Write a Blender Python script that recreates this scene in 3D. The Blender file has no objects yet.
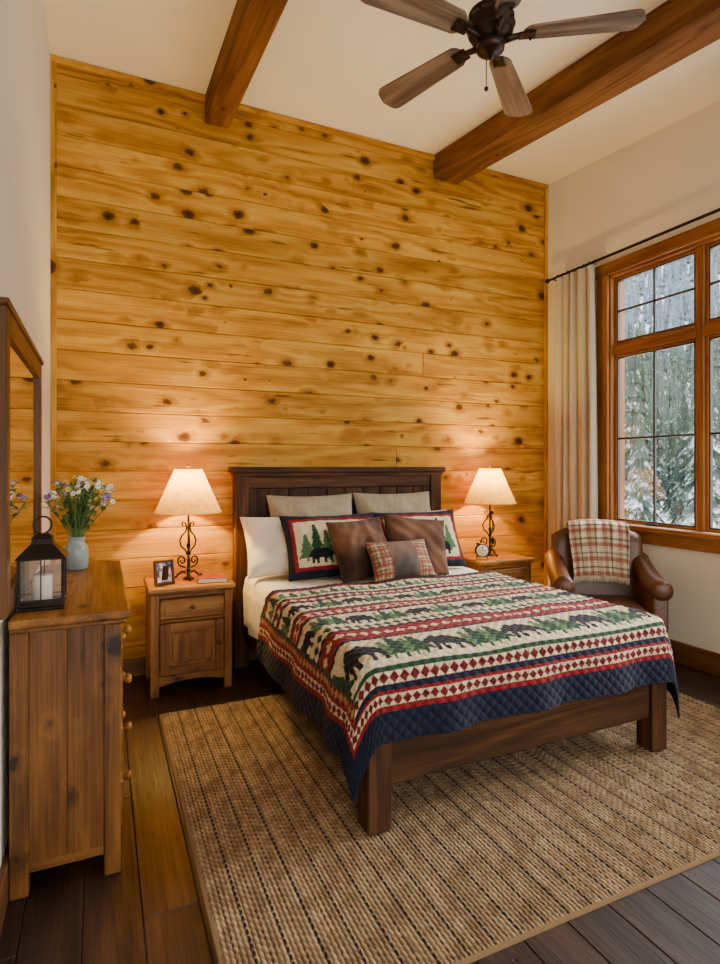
import bpy, bmesh, math, random
import numpy as np
from mathutils import Vector, Matrix
random.seed(7); rng=np.random.default_rng(7)
pi=math.pi
def C(h,k=1.0):
    h=h.lstrip('#'); r=[int(h[i:i+2],16)/255 for i in (0,2,4)]
    return tuple((((c/12.92) if c<=.04045 else ((c+.055)/1.055)**2.4)*k) for c in r)+(1,)
# ------------------------------------------------------------------ node helpers
class NT:
    def __init__(s,name):
        s.m=bpy.data.materials.new(name); s.m.use_nodes=True; s.t=s.m.node_tree
        s.b=s.t.nodes['Principled BSDF']; s.out=s.t.nodes['Material Output']
    def n(s,typ,**kw):
        nd=s.t.nodes.new(typ)
        for k,v in kw.items(): setattr(nd,k,v)
        return nd
    def l(s,a,b): s.t.links.new(a,b)
    def put(s,sock,v):
        if isinstance(v,bpy.types.NodeSocket): s.l(v,sock)
        elif v is not None: sock.default_value=v
    def math(s,op,a,b=None,c=None):
        nd=s.n('ShaderNodeMath',operation=op); s.put(nd.inputs[0],a); s.put(nd.inputs[1],b)
        if c is not None: s.put(nd.inputs[2],c)
        return nd.outputs[0]
    def vm(s,op,a,b=None,sc=None):
        nd=s.n('ShaderNodeVectorMath',operation=op); s.put(nd.inputs[0],a); s.put(nd.inputs[1],b)
        if sc is not None: s.put(nd.inputs['Scale'],sc)
        return nd.outputs[0]
    def mr(s,v,a,b,c,d,smooth=False):
        nd=s.n('ShaderNodeMapRange'); nd.interpolation_type='SMOOTHSTEP' if smooth else 'LINEAR'
        s.put(nd.inputs[0],v)
        for i,x in enumerate((a,b,c,d)): s.put(nd.inputs[i+1],x)
        return nd.outputs[0]
    def noise(s,vec,scale=1.,detail=2.,rough=.5):
        nd=s.n('ShaderNodeTexNoise'); 
        if vec is not None: s.l(vec,nd.inputs['Vector'])
        nd.inputs['Scale'].default_value=scale; nd.inputs['Detail'].default_value=detail; nd.inputs['Roughness'].default_value=rough
        return nd.outputs['Fac']
    def ramp(s,f,stops):
        nd=s.n('ShaderNodeValToRGB'); s.l(f,nd.inputs[0]); e=nd.color_ramp.elements
        while len(e)<len(stops): e.new(.5)
        for i,(p,c) in enumerate(stops): e[i].position=p; e[i].color=c
        return nd.outputs[0]
    def mix(s,f,a,b,blend='MIX'):
        nd=s.n('ShaderNodeMix',data_type='RGBA',blend_type=blend); s.put(nd.inputs[0],f); s.put(nd.inputs[6],a); s.put(nd.inputs[7],b)
        return nd.outputs[2]
    def attr(s,name,o='Vector'):
        nd=s.n('ShaderNodeAttribute'); nd.attribute_name=name; return nd.outputs[o]
    def obj(s): return s.n('ShaderNodeTexCoord').outputs['Object']
    def bump(s,h,strength=.3,dist=.01):
        nd=s.n('ShaderNodeBump'); nd.inputs['Strength'].default_value=strength; nd.inputs['Distance'].default_value=dist
        s.l(h,nd.inputs['Height']); s.l(nd.outputs[0],s.b.inputs['Normal'])
    def set(s,**kw):
        for k,v in kw.items(): s.put(s.b.inputs[k.replace('_',' ')],v)
def wood(name,dark,mid,light,knot,ks=6.5,kamt=.15,kmin=0.,kthr=.3,rough=.5,ringf=45,bump=.25,tv=.18,gs=1.0,ringa=.16,streak=.6,st0=.69,spec=.35,scrape=0.,wobs=.022,kpow=1.4):
    M=NT(name); g=M.attr('gco'); tone=M.attr('tone','Fac')
    vor=M.n('ShaderNodeTexVoronoi'); wob=M.n('ShaderNodeTexNoise'); M.l(g,wob.inputs['Vector']); wob.inputs['Scale'].default_value=30; wob.inputs['Detail'].default_value=4
    gg=M.vm('ADD',g,M.vm('SCALE',M.vm('SUBTRACT',wob.outputs['Color'],(.5,.5,.5)),None,wobs))
    M.l(M.vm('MULTIPLY',gg,(ks*.72,ks,ks)),vor.inputs['Vector']); vor.inputs['Scale'].default_value=1
    sp=M.n('ShaderNodeSeparateColor'); M.l(vor.outputs['Color'],sp.inputs[0])
    rad=M.mr(M.math('POWER',sp.outputs[0],kpow),kthr,1.,kmin,kamt)
    ratio=M.math('DIVIDE',vor.outputs['Distance'],M.math('ADD',rad,.0002))
    mask=M.mr(ratio,.72,1.1,1.,0.,True); halo=M.mr(ratio,1.,3.2,1.,0.,True); ringm=M.mr(ratio,1.,2.1,.65,0.)
    n1=M.noise(M.vm('MULTIPLY',g,(.5*gs,4.5*gs,4.5*gs)),1,1.5)
    ring=M.math('ADD',M.math('MULTIPLY',M.math('SINE',M.math('MULTIPLY',M.math('ADD',n1,M.math('MULTIPLY',halo,.05)),ringf)),.5),.5)
    n2=M.noise(M.vm('MULTIPLY',g,(3,110,110)),1,3,.6)
    n3=M.noise(M.vm('MULTIPLY',g,(1.1,5,5)),1,3,.6)
    f=M.math('ADD',M.math('MULTIPLY',ring,ringa),M.math('MULTIPLY',n2,.42)); f=M.math('ADD',f,M.math('MULTIPLY',n3,.60))
    col=M.ramp(f,[(.36,dark),(.58,mid),(.80,light)])
    st=M.noise(M.vm('MULTIPLY',g,(2.0,26,26)),1,3,.6); stm=M.mr(st,st0,st0+.07,0.,streak)
    col=M.mix(stm,col,knot)
    col=M.mix(ringm,col,dark)
    core=M.mr(ratio,.1,.9,1.,.74)
    col=M.mix(M.math('MULTIPLY',mask,core),col,knot)
    col=M.vm('SCALE',col,None,M.mr(tone,0.,1.,1-tv,1+tv))
    M.l(col,M.b.inputs['Base Color']); M.b.inputs['Specular IOR Level'].default_value=spec
    M.l(M.mr(n2,.2,.8,rough+.1,rough-.06),M.b.inputs['Roughness'])
    h=M.math('SUBTRACT',M.math('ADD',M.math('MULTIPLY',n2,.6),M.math('MULTIPLY',ring,.1)),M.math('MULTIPLY',mask,.8))
    if scrape: h=M.math('ADD',h,M.math('MULTIPLY',M.noise(M.vm('MULTIPLY',g,(5,14,14)),1,2),scrape))
    M.bump(h,bump,.003)
    return M.m
def plain(name,col,rough=.6,metal=0.,var=.12,ns=8,bump=.1,bs=60,bd=.002,**kw):
    M=NT(name); o=M.obj(); n=M.noise(o,ns,4); c2=tuple(x*(1-var) for x in col[:3])+(1,); c3=tuple(min(1,x*(1+var)) for x in col[:3])+(1,)
    M.l(M.ramp(n,[(.3,c2),(.7,c3)]),M.b.inputs['Base Color']); M.set(Roughness=rough,Metallic=metal)
    if bump: M.bump(M.noise(o,bs,4),bump,bd)
    for k,v in kw.items(): M.set(**{k:v})
    return M.m
def fabric(name,rough=.9,ws=900,bump=.25,sheen=.06):
    """fabric coloured by the 'col' attribute of the mesh"""
    M=NT(name); o=M.obj(); c=M.attr('col','Color'); n=M.noise(o,ws*.35,3,.7)
    M.l(M.mix(1.,c,M.ramp(n,[(.25,(.72,.72,.72,1)),(.75,(1.12,1.12,1.12,1))]),'MULTIPLY'),M.b.inputs['Base Color'])
    M.set(Roughness=rough); M.b.inputs['Sheen Weight'].default_value=sheen; M.b.inputs['Specular IOR Level'].default_value=.25
    M.bump(M.math('ADD',n,M.noise(o,45,3)),bump,.002); return M.m
# ------------------------------------------------------------------ mesh builder
class MB:
    def __init__(s): s.v=[];s.f=[];s.mi=[];s.sm=[];s.g=[];s.t=[];s.c=[];s.mats=[];s.n=0
    def add(s,verts,faces,mat,M=None,smooth=False,grain='x',col=None,goff=None):
        verts=np.asarray(verts,float).reshape(-1,3); n0=s.n; s.n+=len(verts)
        if mat not in s.mats: s.mats.append(mat)
        k=s.mats.index(mat); ax={'x':(0,1,2),'y':(1,2,0),'z':(2,0,1)}[grain]
        off=rng.uniform(0,40,3) if goff is None else np.array(goff)
        s.g.append(verts[:,ax]+off); s.t.append(np.full(len(verts),rng.uniform() if goff is None else .5))
        if col is None: col=np.ones((len(verts),4))
        else:
            col=np.asarray(col,float)
            if col.ndim==1: col=np.tile(col,(len(verts),1))
            if col.shape[1]==3: col=np.hstack([col,np.ones((len(col),1))])
        s.c.append(col)
        if M is not None:
            A=np.array(M); verts=verts@A[:3,:3].T+A[:3,3]
        s.v.append(verts); s.f+= [tuple(i+n0 for i in f) for f in faces]
        s.mi+=[k]*len(faces); s.sm+=[smooth]*len(faces)
    def bm(s,bm,mat,**kw):
        bm.verts.index_update(); v=[x.co[:] for x in bm.verts]; f=[[q.index for q in p.verts] for p in bm.faces]; bm.free(); s.add(v,f,mat,**kw)
    def box(s,lo,hi,mat,grain=None,bev=.004,M=None,seg=1,rot=None,smooth=False,col=None,goff=None):
        lo=np.array(lo,float);hi=np.array(hi,float);sz=hi-lo;ce=(lo+hi)/2
        if grain is None: grain='xyz'[int(np.argmax(sz))]
        b=bmesh.new(); bmesh.ops.create_cube(b,size=1)
        for v in b.verts: v.co=Vector((v.co.x*sz[0],v.co.y*sz[1],v.co.z*sz[2]))
        if bev>0: bmesh.ops.bevel(b,geom=b.edges[:],offset=min(bev,min(sz)*.45),segments=seg,profile=.5,affect='EDGES',clamp_overlap=True)
        T=Matrix.Translation(ce)
        if rot is not None: T=T@rot
        if M is not None: T=M@T
        s.bm(b,mat,M=T,grain=grain,smooth=smooth,col=col,goff=goff)
    def grid(s,P,mat,smooth=True,col=None,M=None,closeu=False,closev=False,grain='x',flip=False):
        nu,nv=P.shape[:2]; i=np.arange(nu if closeu else nu-1)[:,None]; j=np.arange(nv if closev else nv-1)[None,:]
        i2=(i+1)%nu; j2=(j+1)%nv
        q=np.stack([i*nv+j,i2*nv+j,i2*nv+j2,i*nv+j2],-1).reshape(-1,4)
        if flip: q=q[:,::-1]
        s.add(P.reshape(-1,3),q.tolist(),mat,M=M,smooth=smooth,col=None if col is None else col.reshape(nu*nv,-1),grain=grain)
    def lathe(s,prof,mat,c=(0,0,0),seg=24,M=None,smooth=True,grain='z',col=None):
        prof=np.array(prof,float); a=np.linspace(0,2*pi,seg,endpoint=False)
        P=np.stack([prof[:,0][:,None]*np.cos(a),prof[:,0][:,None]*np.sin(a),np.repeat(prof[:,1][:,None],seg,1)],-1)+np.array(c)
        nu=len(prof); q=[]
        for i in range(nu-1):
            for j in range(seg): q.append((i*seg+j,i*seg+(j+1)%seg,(i+1)*seg+(j+1)%seg,(i+1)*seg+j))
        if prof[0,0]>1e-5: q.append(tuple(range(seg))[::-1])
        if prof[-1,0]>1e-5: q.append(tuple((nu-1)*seg+j for j in range(seg)))
        s.add(P.reshape(-1,3),q,mat,M=M,smooth=smooth,grain=grain,col=col)
    def tube(s,pts,r,mat,seg=8,M=None,col=None,cap=True):
        pts=np.array(pts,float); n=len(pts); r=np.broadcast_to(np.array(r,float),(n,))
        t=np.gradient(pts,axis=0); t/=np.linalg.norm(t,axis=1)[:,None]+1e-9
        up=np.array([0,0,1.]) if abs(t[0,2])<.9 else np.array([1.,0,0]); nrm=np.cross(t[0],up); nrm/=np.linalg.norm(nrm); P=[]
        a=np.linspace(0,2*pi,seg,endpoint=False)
        for i in range(n):
            nrm=nrm-t[i]*np.dot(nrm,t[i]); nrm/=np.linalg.norm(nrm)+1e-9; b=np.cross(t[i],nrm)
            P.append(pts[i]+r[i]*(np.cos(a)[:,None]*nrm+np.sin(a)[:,None]*b))
        P=np.array(P); q=[]
        for i in range(n-1):
            for j in range(seg): q.append((i*seg+j,i*seg+(j+1)%seg,(i+1)*seg+(j+1)%seg,(i+1)*seg+j))
        if cap: q.append(tuple(range(seg))[::-1]); q.append(tuple((n-1)*seg+j for j in range(seg)))
        s.add(P.reshape(-1,3),q,mat,M=M,smooth=True,col=col,grain='z')
    def sphere(s,c,r,mat,seg=12,M=None,sc=(1,1,1),col=None):
        th=np.linspace(0,pi,seg//2+2); s.lathe([(r*math.sin(x)*1.0,-r*math.cos(x)*sc[2]) for x in th],mat,c=c,seg=seg,M=M,col=col)
    def obj(s,name):
        me=bpy.data.meshes.new(name); V=np.concatenate(s.v)
        me.from_pydata(V.tolist(),[],s.f); 
        for m in s.mats: me.materials.append(m)
        me.polygons.foreach_set('material_index',s.mi); me.polygons.foreach_set('use_smooth',s.sm)
        a=me.attributes.new('gco','FLOAT_VECTOR','POINT'); a.data.foreach_set('vector',np.concatenate(s.g).astype(np.float32).ravel())
        a=me.attributes.new('tone','FLOAT','POINT'); a.data.foreach_set('value',np.concatenate(s.t).astype(np.float32))
        a=me.attributes.new('col','FLOAT_COLOR','POINT'); a.data.foreach_set('color',np.concatenate(s.c).astype(np.float32).ravel())
        me.update(); o=bpy.data.objects.new(name,me); bpy.context.scene.collection.objects.link(o); return o
def RX(a): return Matrix.Rotation(a,4,'X')
def RY(a): return Matrix.Rotation(a,4,'Y')
def RZ(a): return Matrix.Rotation(a,4,'Z')
def T(*p): return Matrix.Translation(Vector(p))
def noise2(x,y,f=1.,seed=0):
    r=np.random.default_rng(seed); o=np.zeros_like(x)
    for k in range(7):
        a=r.uniform(0,2*pi); ff=f*r.uniform(.6,1.9); o+=np.sin((x*math.cos(a)+y*math.sin(a))*ff+r.uniform(0,6))
    return o/4
# ------------------------------------------------------------------ materials
W_wall=wood('honey_pine',C('86540e'),C('b67e20'),C('cfa03e'),C('331104'),ks=7.6,kamt=.285,kmin=.05,kthr=.08,rough=.6,tv=.13,bump=.2,ringa=.17,st0=.64,streak=.75,spec=.15,wobs=.030,kpow=1.25)
W_dres=wood('aged_pine',C('382009'),C('653d11'),C('845623'),C('160803'),ks=8.2,kamt=.26,kmin=.03,kthr=.1,rough=.45,tv=.10,ringa=.16,wobs=.03)
W_night=wood('rustic_pine',C('4a2809'),C('7e4c14'),C('9e6c2a'),C('1a0a03'),ks=9,kamt=.24,kmin=.03,kthr=.1,rough=.45,tv=.10,ringa=.16,wobs=.03)
W_bed=wood('dark_walnut_pine',C('1e1105'),C('3d2410'),C('5a381b'),C('0c0603'),ks=6,kamt=.16,kthr=.3,rough=.65,bump=.7,ringa=.16,spec=.2)
W_beam=wood('beam_wood',C('46290e'),C('73481f'),C('926334'),C('200f05'),ks=5,kamt=.13,kthr=.5,rough=.75,bump=.6,ringa=.12,spec=.15)
W_floor=wood('dark_floor_wood',C('140c07'),C('2f1d13'),C('4a3020'),C('0a0503'),ks=4,kamt=.1,kthr=.6,rough=.46,tv=.30,bump=.6,ringa=.1,scrape=2.2,spec=.4)
W_case=wood('window_wood',C('663610'),C('8e5622'),C('aa7238'),C('32180a'),ks=4,kamt=.08,kthr=.7,rough=.5,ringa=.1,spec=.25)
W_base=wood('baseboard_wood',C('351c0a'),C('573211'),C('6d471f'),C('180b04'),ks=4,kamt=.08,kthr=.6,rough=.5)
W_blade=wood('weathered_wood',C('42301f'),C('745d46'),C('9a846b'),C('1e140e'),ks=3,kamt=.05,kthr=.8,rough=.6,bump=.5)
plaster=plain('cream_plaster',C('e0d5be'),.9,var=.03,ns=2,bump=.35,bs=9,bd=.01)
ceilm=plain('ceiling_plaster',C('ece2cc'),.92,var=.03,ns=2,bump=.3,bs=7,bd=.01)
iron=plain('wrought_iron',C('241b16'),.5,.7,bump=.2)
bronze=plain('oil_rubbed_bronze',C('33251c'),.38,.8,bump=.05)
blackm=plain('dark_bronze_frame',C('332b25'),.5,.2,bump=0)
leather=plain('brown_leather',C('57300f'),.40,var=.4,ns=5,bump=.35,bs=140,bd=.0015)
linen=plain('linen_curtain',C('b6a992'),.95,var=.05,ns=30,bump=.4,bs=500,bd=.001)
mattm=plain('white_cotton',C('e2dacb'),.95,var=.03,bump=.3,bs=14,bd=.01)
fab=fabric('printed_cotton'); quiltm=fabric('quilt_cotton',bump=.5)
# ------------------------------------------------------------------ room shell
XL,XR,YB,YF=-.29,3.78,4.13,-3.2
SL=.10
def zc(y): return 4.02-SL*(YB-y)
subm=plain('subfloor',C('1c120b'),.9,bump=0)
m=MB(); w=.17; x=XL-.1
m.box((XL-.15,YF,-.09),(XR+.18,YB+.1,-.026),subm,bev=0)
while x<XR+.05:
    y=YF-rng.uniform(0,1.5)
    while y<YB+.02:
        L=rng.uniform(1.1,2.4); a=max(y,YF); b=min(y+L,YB+.02)
        if b-a>.05: m.box((x,a,-.03),(x+w-.001,b-.001,0),W_floor,'y',bev=.003)
        y+=L
    x+=w
m.obj('floor')
m=MB(); m.box((XL-.1,YB+.02,-.03),(XR+.1,YB+.2,4.3),W_wall,bev=0)
z=.0; bh=.196; ib=0
while z<4.02:
    h=min(bh,4.03-z); cuts=[XL]
    if ib in (7,11): cuts.append((2.2,2.45)[(ib-7)//4])
    cuts.append(XR); ib+=1
    for a,b in zip(cuts[:-1],cuts[1:]): m.box((a+.0004,YB-.001,z+.0008),(b-.0004,YB+.03,z+h-.0008),W_wall,'x',bev=.006)
    z+=bh
m.obj('wall_back')
m=MB(); m.box((XL-.15,YF,-.03),(XL,YB,4.3),plaster,bev=0); m.obj('wall_left')
WY0,WY1,WZ0,WZ1=.95,3.42,.95,2.97
m=MB(); 
m.box((XR,YF,-.03),(XR+.18,YB+.02,WZ0),plaster,bev=0); m.box((XR,YF,WZ1),(XR+.18,YB+.02,4.3),plaster,bev=0)
m.box((XR,WY1,WZ0),(XR+.18,YB+.02,WZ1),plaster,bev=0); m.box((XR,YF,WZ0),(XR+.18,WY0,WZ1),plaster,bev=0); m.obj('wall_right')
m=MB(); P=[(XL-.15,YF,zc(YF)),(XR+.18,YF,zc(YF)),(XR+.18,YB+.2,zc(YB+.2)),(XL-.15,YB+.2,zc(YB+.2))]
m.add(P+[(a,b,c+.12) for a,b,c in P],[(3,2,1,0),(4,5,6,7),(0,1,5,4),(1,2,6,5),(2,3,7,6),(3,0,4,7)],ceilm); m.obj('ceiling')
def beam(x0,x1,dep=.20,yaw=0.):
    m=MB(); L=7.3; an=math.atan(SL)
    m.box((-(x1-x0)/2,-L,-dep),((x1-x0)/2,0.,0.),W_beam,'y',bev=.008,M=T((x0+x1)/2,YB+.01,zc(YB)+.01)@RZ(yaw)@RX(an),seg=2); m.obj('ceiling_beam')
beam(.67,.84); beam(2.55,2.79,yaw=.055)
m=MB(); m.box((XL,YB-.02,0),(XL+.035,YB-.0015,4.0),W_wall,bev=.003); m.obj('trim_1')
m=MB(); m.box((XR-.035,YB-.02,0),(XR,YB-.0015,4.0),W_wall,bev=.003); m.obj('trim_2')
m=MB(); m.box((XL,YB-.025,3.975),(XR,YB-.0015,4.015),W_wall,bev=.003); m.obj('trim_3')
m=MB(); m.box((XL+.036,YB-.03,0),(XR-.036,YB-.0015,.12),W_dres,bev=.006); m.obj('baseboard_back')
m=MB(); m.box((XR-.025,YF,0),(XR,YB-.03,.15),W_base,bev=.006); m.obj('baseboard_right')
m=MB(); m.box((XL,YF,0),(XL+.02,YB-.03,.13),W_base,bev=.006); m.obj('baseboard_left')
# ------------------------------------------------------------------ window
G=NT('window_glass'); tr=G.n('ShaderNodeBsdfTransparent'); gl=G.n('ShaderNodeBsdfGlossy'); gl.inputs['Roughness'].default_value=.02
mx=G.n('ShaderNodeMixShader'); mx.inputs[0].default_value=.05; G.l(tr.outputs[0],mx.inputs[1]); G.l(gl.outputs[0],mx.inputs[2]); G.l(mx.outputs[0],G.out.inputs[0]); glass=G.m
m=MB(); c=.10
X0=XR-.028
m.box((X0,WY1-.012,WZ0-.02),(XR,WY1+c,WZ1+.0),W_case,'z'); m.box((X0,WY0-c,WZ0-.02),(XR,WY0+.012,WZ1),W_case,'z')
m.box((X0-.006,WY0-c-.03,WZ1-.01),(XR,WY1+c+.02,WZ1+.09),W_case,'y')
m.box((XR-.07,WY0-c-.03,WZ0-.035),(XR+.1,WY1+c+.03,WZ0),W_case,'y'); m.box((X0,WY0-c,WZ0-.13),(XR,WY1+c,WZ0-.036),W_case,'y')
m.box((XR,WY1-.025,WZ0),(XR+.16,WY1,WZ1),W_case,'z'); m.box((XR,WY0,WZ0),(XR+.16,WY0+.025,WZ1),W_case,'z'); m.box((XR,WY0,WZ1-.03),(XR+.16,WY1,WZ1),W_case,'y')
ys=[WY1-.025,2.65,1.81,.975]; mh=.028
TB0,TB1=2.31,2.39
for i in range(3):
    yb,ya=ys[i],ys[i+1]
    if i<2: m.box((XR+.02,ya-mh,WZ0),(XR+.12,ya+mh,WZ1-.03),W_case,'z')
    a=ya+(mh if i<2 else 0); b=yb-(mh if i>0 else 0)
    m.box((XR+.02,a,TB0),(XR+.14,b,TB1),W_case,'y')
    for z0,z1 in ((WZ0,TB0),(TB1,WZ1-.03)):
        s=.022
        for lo,hi in (((a,z0),(a+s,z1)),((b-s,z0),(b,z1)),((a+s,z0),(b-s,z0+s)),((a+s,z1-s),(b-s,z1))):
            m.box((XR+.04,lo[0],lo[1]),(XR+.08,hi[0],hi[1]),W_case)
        t=.010
        for lo,hi in (((a+s,z0+s),(a+s+t,z1-s)),((b-s-t,z0+s),(b-s,z1-s)),((a+s,z0+s),(b-s,z0+s+t)),((a+s,z1-s-t),(b-s,z1-s))):
            m.box((XR+.045,lo[0],lo[1]),(XR+.072,hi[0],hi[1]),blackm,bev=0)
        mid=(a+b)/2; zm=(z0+z1)/2
        m.box((XR+.05,mid-.008,z0+s),(XR+.07,mid+.008,z1-s),blackm,bev=.002); m.box((XR+.05,a+s,zm-.008),(XR+.07,b-s,zm+.008),blackm,bev=.002)
        m.box((XR+.059,a+s,z0+s),(XR+.062,b-s,z1-s),glass,bev=0)
    m.box((XR+.02,(a+b)/2-.05,WZ0+.005),(XR+.04,(a+b)/2+.05,WZ0+.02),blackm)
m.obj('window_1')
m=MB(); rx,rz=3.69,3.085
m.tube([(rx,4.0,rz),(rx,.7,rz)],.011,iron,12); m.sphere((rx,4.02,rz),.022,iron); m.sphere((rx,.68,rz),.022,iron)
for y in (3.97,2.2,.8): m.tube([(rx,y,rz),(rx+.05,y,rz),(XR-.001,y,rz-.02)],.006,iron); m.lathe([(.025,0),(.025,.006)],iron,M=T(XR-.007,y,rz-.02)@RY(pi/2))
m.obj('curtain_rod')
m=MB(); ny,nz=260,50
s=np.linspace(0,1,ny)[:,None]; zz=np.linspace(0,1,nz)[None,:]
z=.02+(rz-.02-.02)*zz+0*s; sp=1-.13*(zz)**2; yc=3.68
y=yc+.235*(s*2-1)*(sp+.0)
ph=s*2*pi*5.0+.8*np.sin(s*9); amp=.030*(1-.25*zz)
xx=rx-.002+amp*np.sin(ph+.6*np.sin(2.2*zz+3*s))+.005*np.sin(ph*2.3+zz*3)+0*zz
P=np.stack([xx,y+.014*np.cos(ph)*(1-.3*zz),z],-1); m.grid(P,linen)
for k in range(8):
    yy=3.47+.06*k; 
    a=np.linspace(0,2*pi,17); m.tube([(rx,yy,rz-.006)+np.array([.019*math.cos(q),0,.019*math.sin(q)]) for q in a],.0025,iron,6)
m.obj('curtain')
# ------------------------------------------------------------------ rug
m=MB(); rx0,rx1,ry0,ry1=.30,3.25,1.34,3.39
nx,ny=1280,500
x=np.linspace(rx0,rx1,nx)[:,None]+np.zeros((1,ny)); y=np.linspace(ry0,ry1,ny)[None,:]+np.zeros((nx,1))
rw=.0155; idx=np.floor((x-rx0)/rw).astype(int); fx=(x-rx0)/rw-idx
rr=np.random.default_rng(3); nr=idx.max()+2; off=rr.uniform(0,1,nr)[idx]; sl=.028
st=np.sin(2*pi*(y/sl+off+ .45*(fx-.5)))
hh=.010+.008*np.abs(np.sin(pi*fx))**.6*(.7+.3*st)
tone=rr.uniform(.80,1.12,nr)[idx]
base=np.array(C('8a6c4b')[:3]); lite=np.array(C('b99d76')[:3]); dark=np.array(C('302620')[:3])
cell=rr.uniform(size=(nr,160)); ci=cell[idx,np.clip(((y-ry0)/sl+off).astype(int),0,159)]
mixl=np.clip(.1+.7*ci+.35*noise2(x,y,45,5)+.15*st,0,1)[...,None]
col=(base*(1-mixl)+lite*mixl)*tone[...,None]
kind=(idx%6==0)
dm=(kind&(fx<.55)&(st<.75))[...,None]; col=np.where(dm,dark*(.9+.5*mixl),col)
dm2=((idx%6==3)&(fx<.3)&(st<.0)&(ci>.3))[...,None]; col=np.where(dm2,dark*1.7,col)
crev_shade=(.36+.64*np.abs(np.sin(pi*fx))**.55)[...,None]*(.84+.16*st)[...,None]  # shade between ribs and stitches, multiplied into the rug colour
col=col*crev_shade
edge=np.minimum(np.minimum(x-rx0,rx1-x),np.minimum(y-ry0,ry1-y)); eb=edge<.012
col[eb]=np.array(C('7b6040')[:3]); hh[eb]=.012; hh[edge<.001]=0.0005
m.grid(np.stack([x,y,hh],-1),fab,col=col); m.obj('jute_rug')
# ------------------------------------------------------------------ bed
m=MB(); MX0,MX1,MY0,MY1=.93,2.49,2.0,3.97; LZ=.018
for a in (.85,2.43): m.box((a,3.97,0),(a+.10,4.06,1.36),W_bed,'z',bev=.006)
m.box((.825,3.945,1.36),(2.555,4.085,1.40),W_bed,'x',bev=.006); m.box((.84,3.96,1.335),(2.54,4.07,1.36),W_bed,'x',bev=.004)
m.box((.95,3.985,1.25),(2.43,4.045,1.335),W_bed,'x'); m.box((.95,3.985,.42),(2.43,4.045,.56),W_bed,'x')
n=10; ww=1.48/n
for i in range(n): m.box((.95+i*ww+.0015,4.0,.56),(.95+(i+1)*ww-.0015,4.03,1.25),W_bed,'z',bev=.006)
for a in (.95,2.37): m.box((a,3.99,.56),(a+.06,4.042,1.25),W_bed,'z')
for a in (.91,2.43): m.box((a,1.93,LZ),(a+.10,2.03,.52),W_bed,'z',bev=.006)
m.box((1.01,1.95,.18),(2.43,2.0,.47),W_bed,'x',bev=.006)
for a in (.915,2.48): m.box((a,2.03,.17),(a+.045,3.97,.44),W_bed,'y',bev=.006)
for k in range(10): m.box((.95,2.1+k*.19,.27),(2.48,2.2+k*.19,.29),W_bed,'x')
m.box((1.66,2.91,LZ),(1.74,2.98,.27),W_bed,'z')
m.box((MX0+.02,MY0+.02,.295),(MX1-.01,MY1-.01,.645),mattm,bev=.05,seg=4,smooth=True)
m.obj('bed')
def drape(a,b,x0,x1,y0,top,R=.07,flare=.03,puff=0,fold=.02,th=0.,sd=0):
    cx=np.clip(a,x0,x1); cy=np.maximum(b,y0); dx=a-cx; dy=b-cy; r=np.hypot(dx,dy)
    rs=np.maximum(r,1e-9); ux=dx/rs; uy=dy/rs
    t=np.minimum(r/R,pi/2); rest=np.maximum(r-R*pi/2,0)
    per=cx+cy*1.0+np.arctan2(uy,ux)*.13
    fo=fold*np.sin(per*2*pi/.43+1.3+sd)*np.clip(rest/.25,0,1)+.3*fold*np.sin(per*2*pi/.23+sd)*np.clip(rest/.25,0,1)
    out=R*np.sin(t)+flare*rest+np.maximum(fo,-.012)+.012*np.clip(rest/.05,0,1)
    drop=R*(1-np.cos(t))+rest*.995
    nz=np.cos(t); no=np.sin(t); d=puff+th
    wr=.006*noise2(a,b,7,4+sd)+.004*noise2(a,b,15,8+sd)
    return np.stack([cx+ux*(out+d*no),cy+uy*(out+d*no),top-drop+d*nz+wr*nz],-1)
BEAR=np.array([(0,.28),(.03,.36),(.08,.40),(.12,.47),(.15,.53),(.18,.48),(.24,.52),(.34,.61),(.48,.57),(.62,.59),(.78,.58),(.90,.50),(.97,.38),(.98,.25),(.97,.1),(1.0,0),(.88,0),(.84,.14),(.78,.22),(.72,.12),(.74,0),(.62,0),(.62,.16),(.56,.22),(.42,.20),(.40,.12),(.42,0),(.30,0),(.29,.14),(.27,.2),(.22,.08),(.20,0),(.10,0),(.13,.12),(.15,.26),(.10,.27),(.05,.22)])
def inpoly(x,y,p):
    ins=np.zeros(x.shape,bool); j=len(p)-1
    for i in range(len(p)):
        xi,yi=p[i]; xj,yj=p[j]
        if yi!=yj: 
            cnd=((yi>y)!=(yj>y))&(x<(xj-xi)*(y-yi)/(yj-yi)+xi); ins^=cnd
        j=i
    return ins
def bear(x,y,cx,cy,w,flip=False,vs=1.):
    u=(x-cx)/w+.5; v=(y-cy)/w/vs
    if flip: u=1-u
    return inpoly(u,v,BEAR)
def tree(x,y,cx,cy,w,h):
    u=np.abs(x-cx)/w*2; v=(y-cy)/h; k=(v-.12)/.88*4; fr=k-np.floor(k)
    hw=(1-(np.floor(k)+.15)/4.6)*(1-.5*fr)
    return ((v>.12)&(v<1)&(u<hw))|((v>=0)&(v<=.13)&(u<.12))
cream=np.array(C('cbba95')[:3]); red=np.array(C('7a0e17')[:3]); navy=np.array(C('0c1226')[:3]); grn=np.array(C('1f3d28')[:3]); grn2=np.array(C('4a6b45')[:3]); bearc=np.array(C('0b0e17')[:3]); tan=np.array(C('a3804f')[:3]); dred=np.array(C('640d16')[:3])
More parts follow.
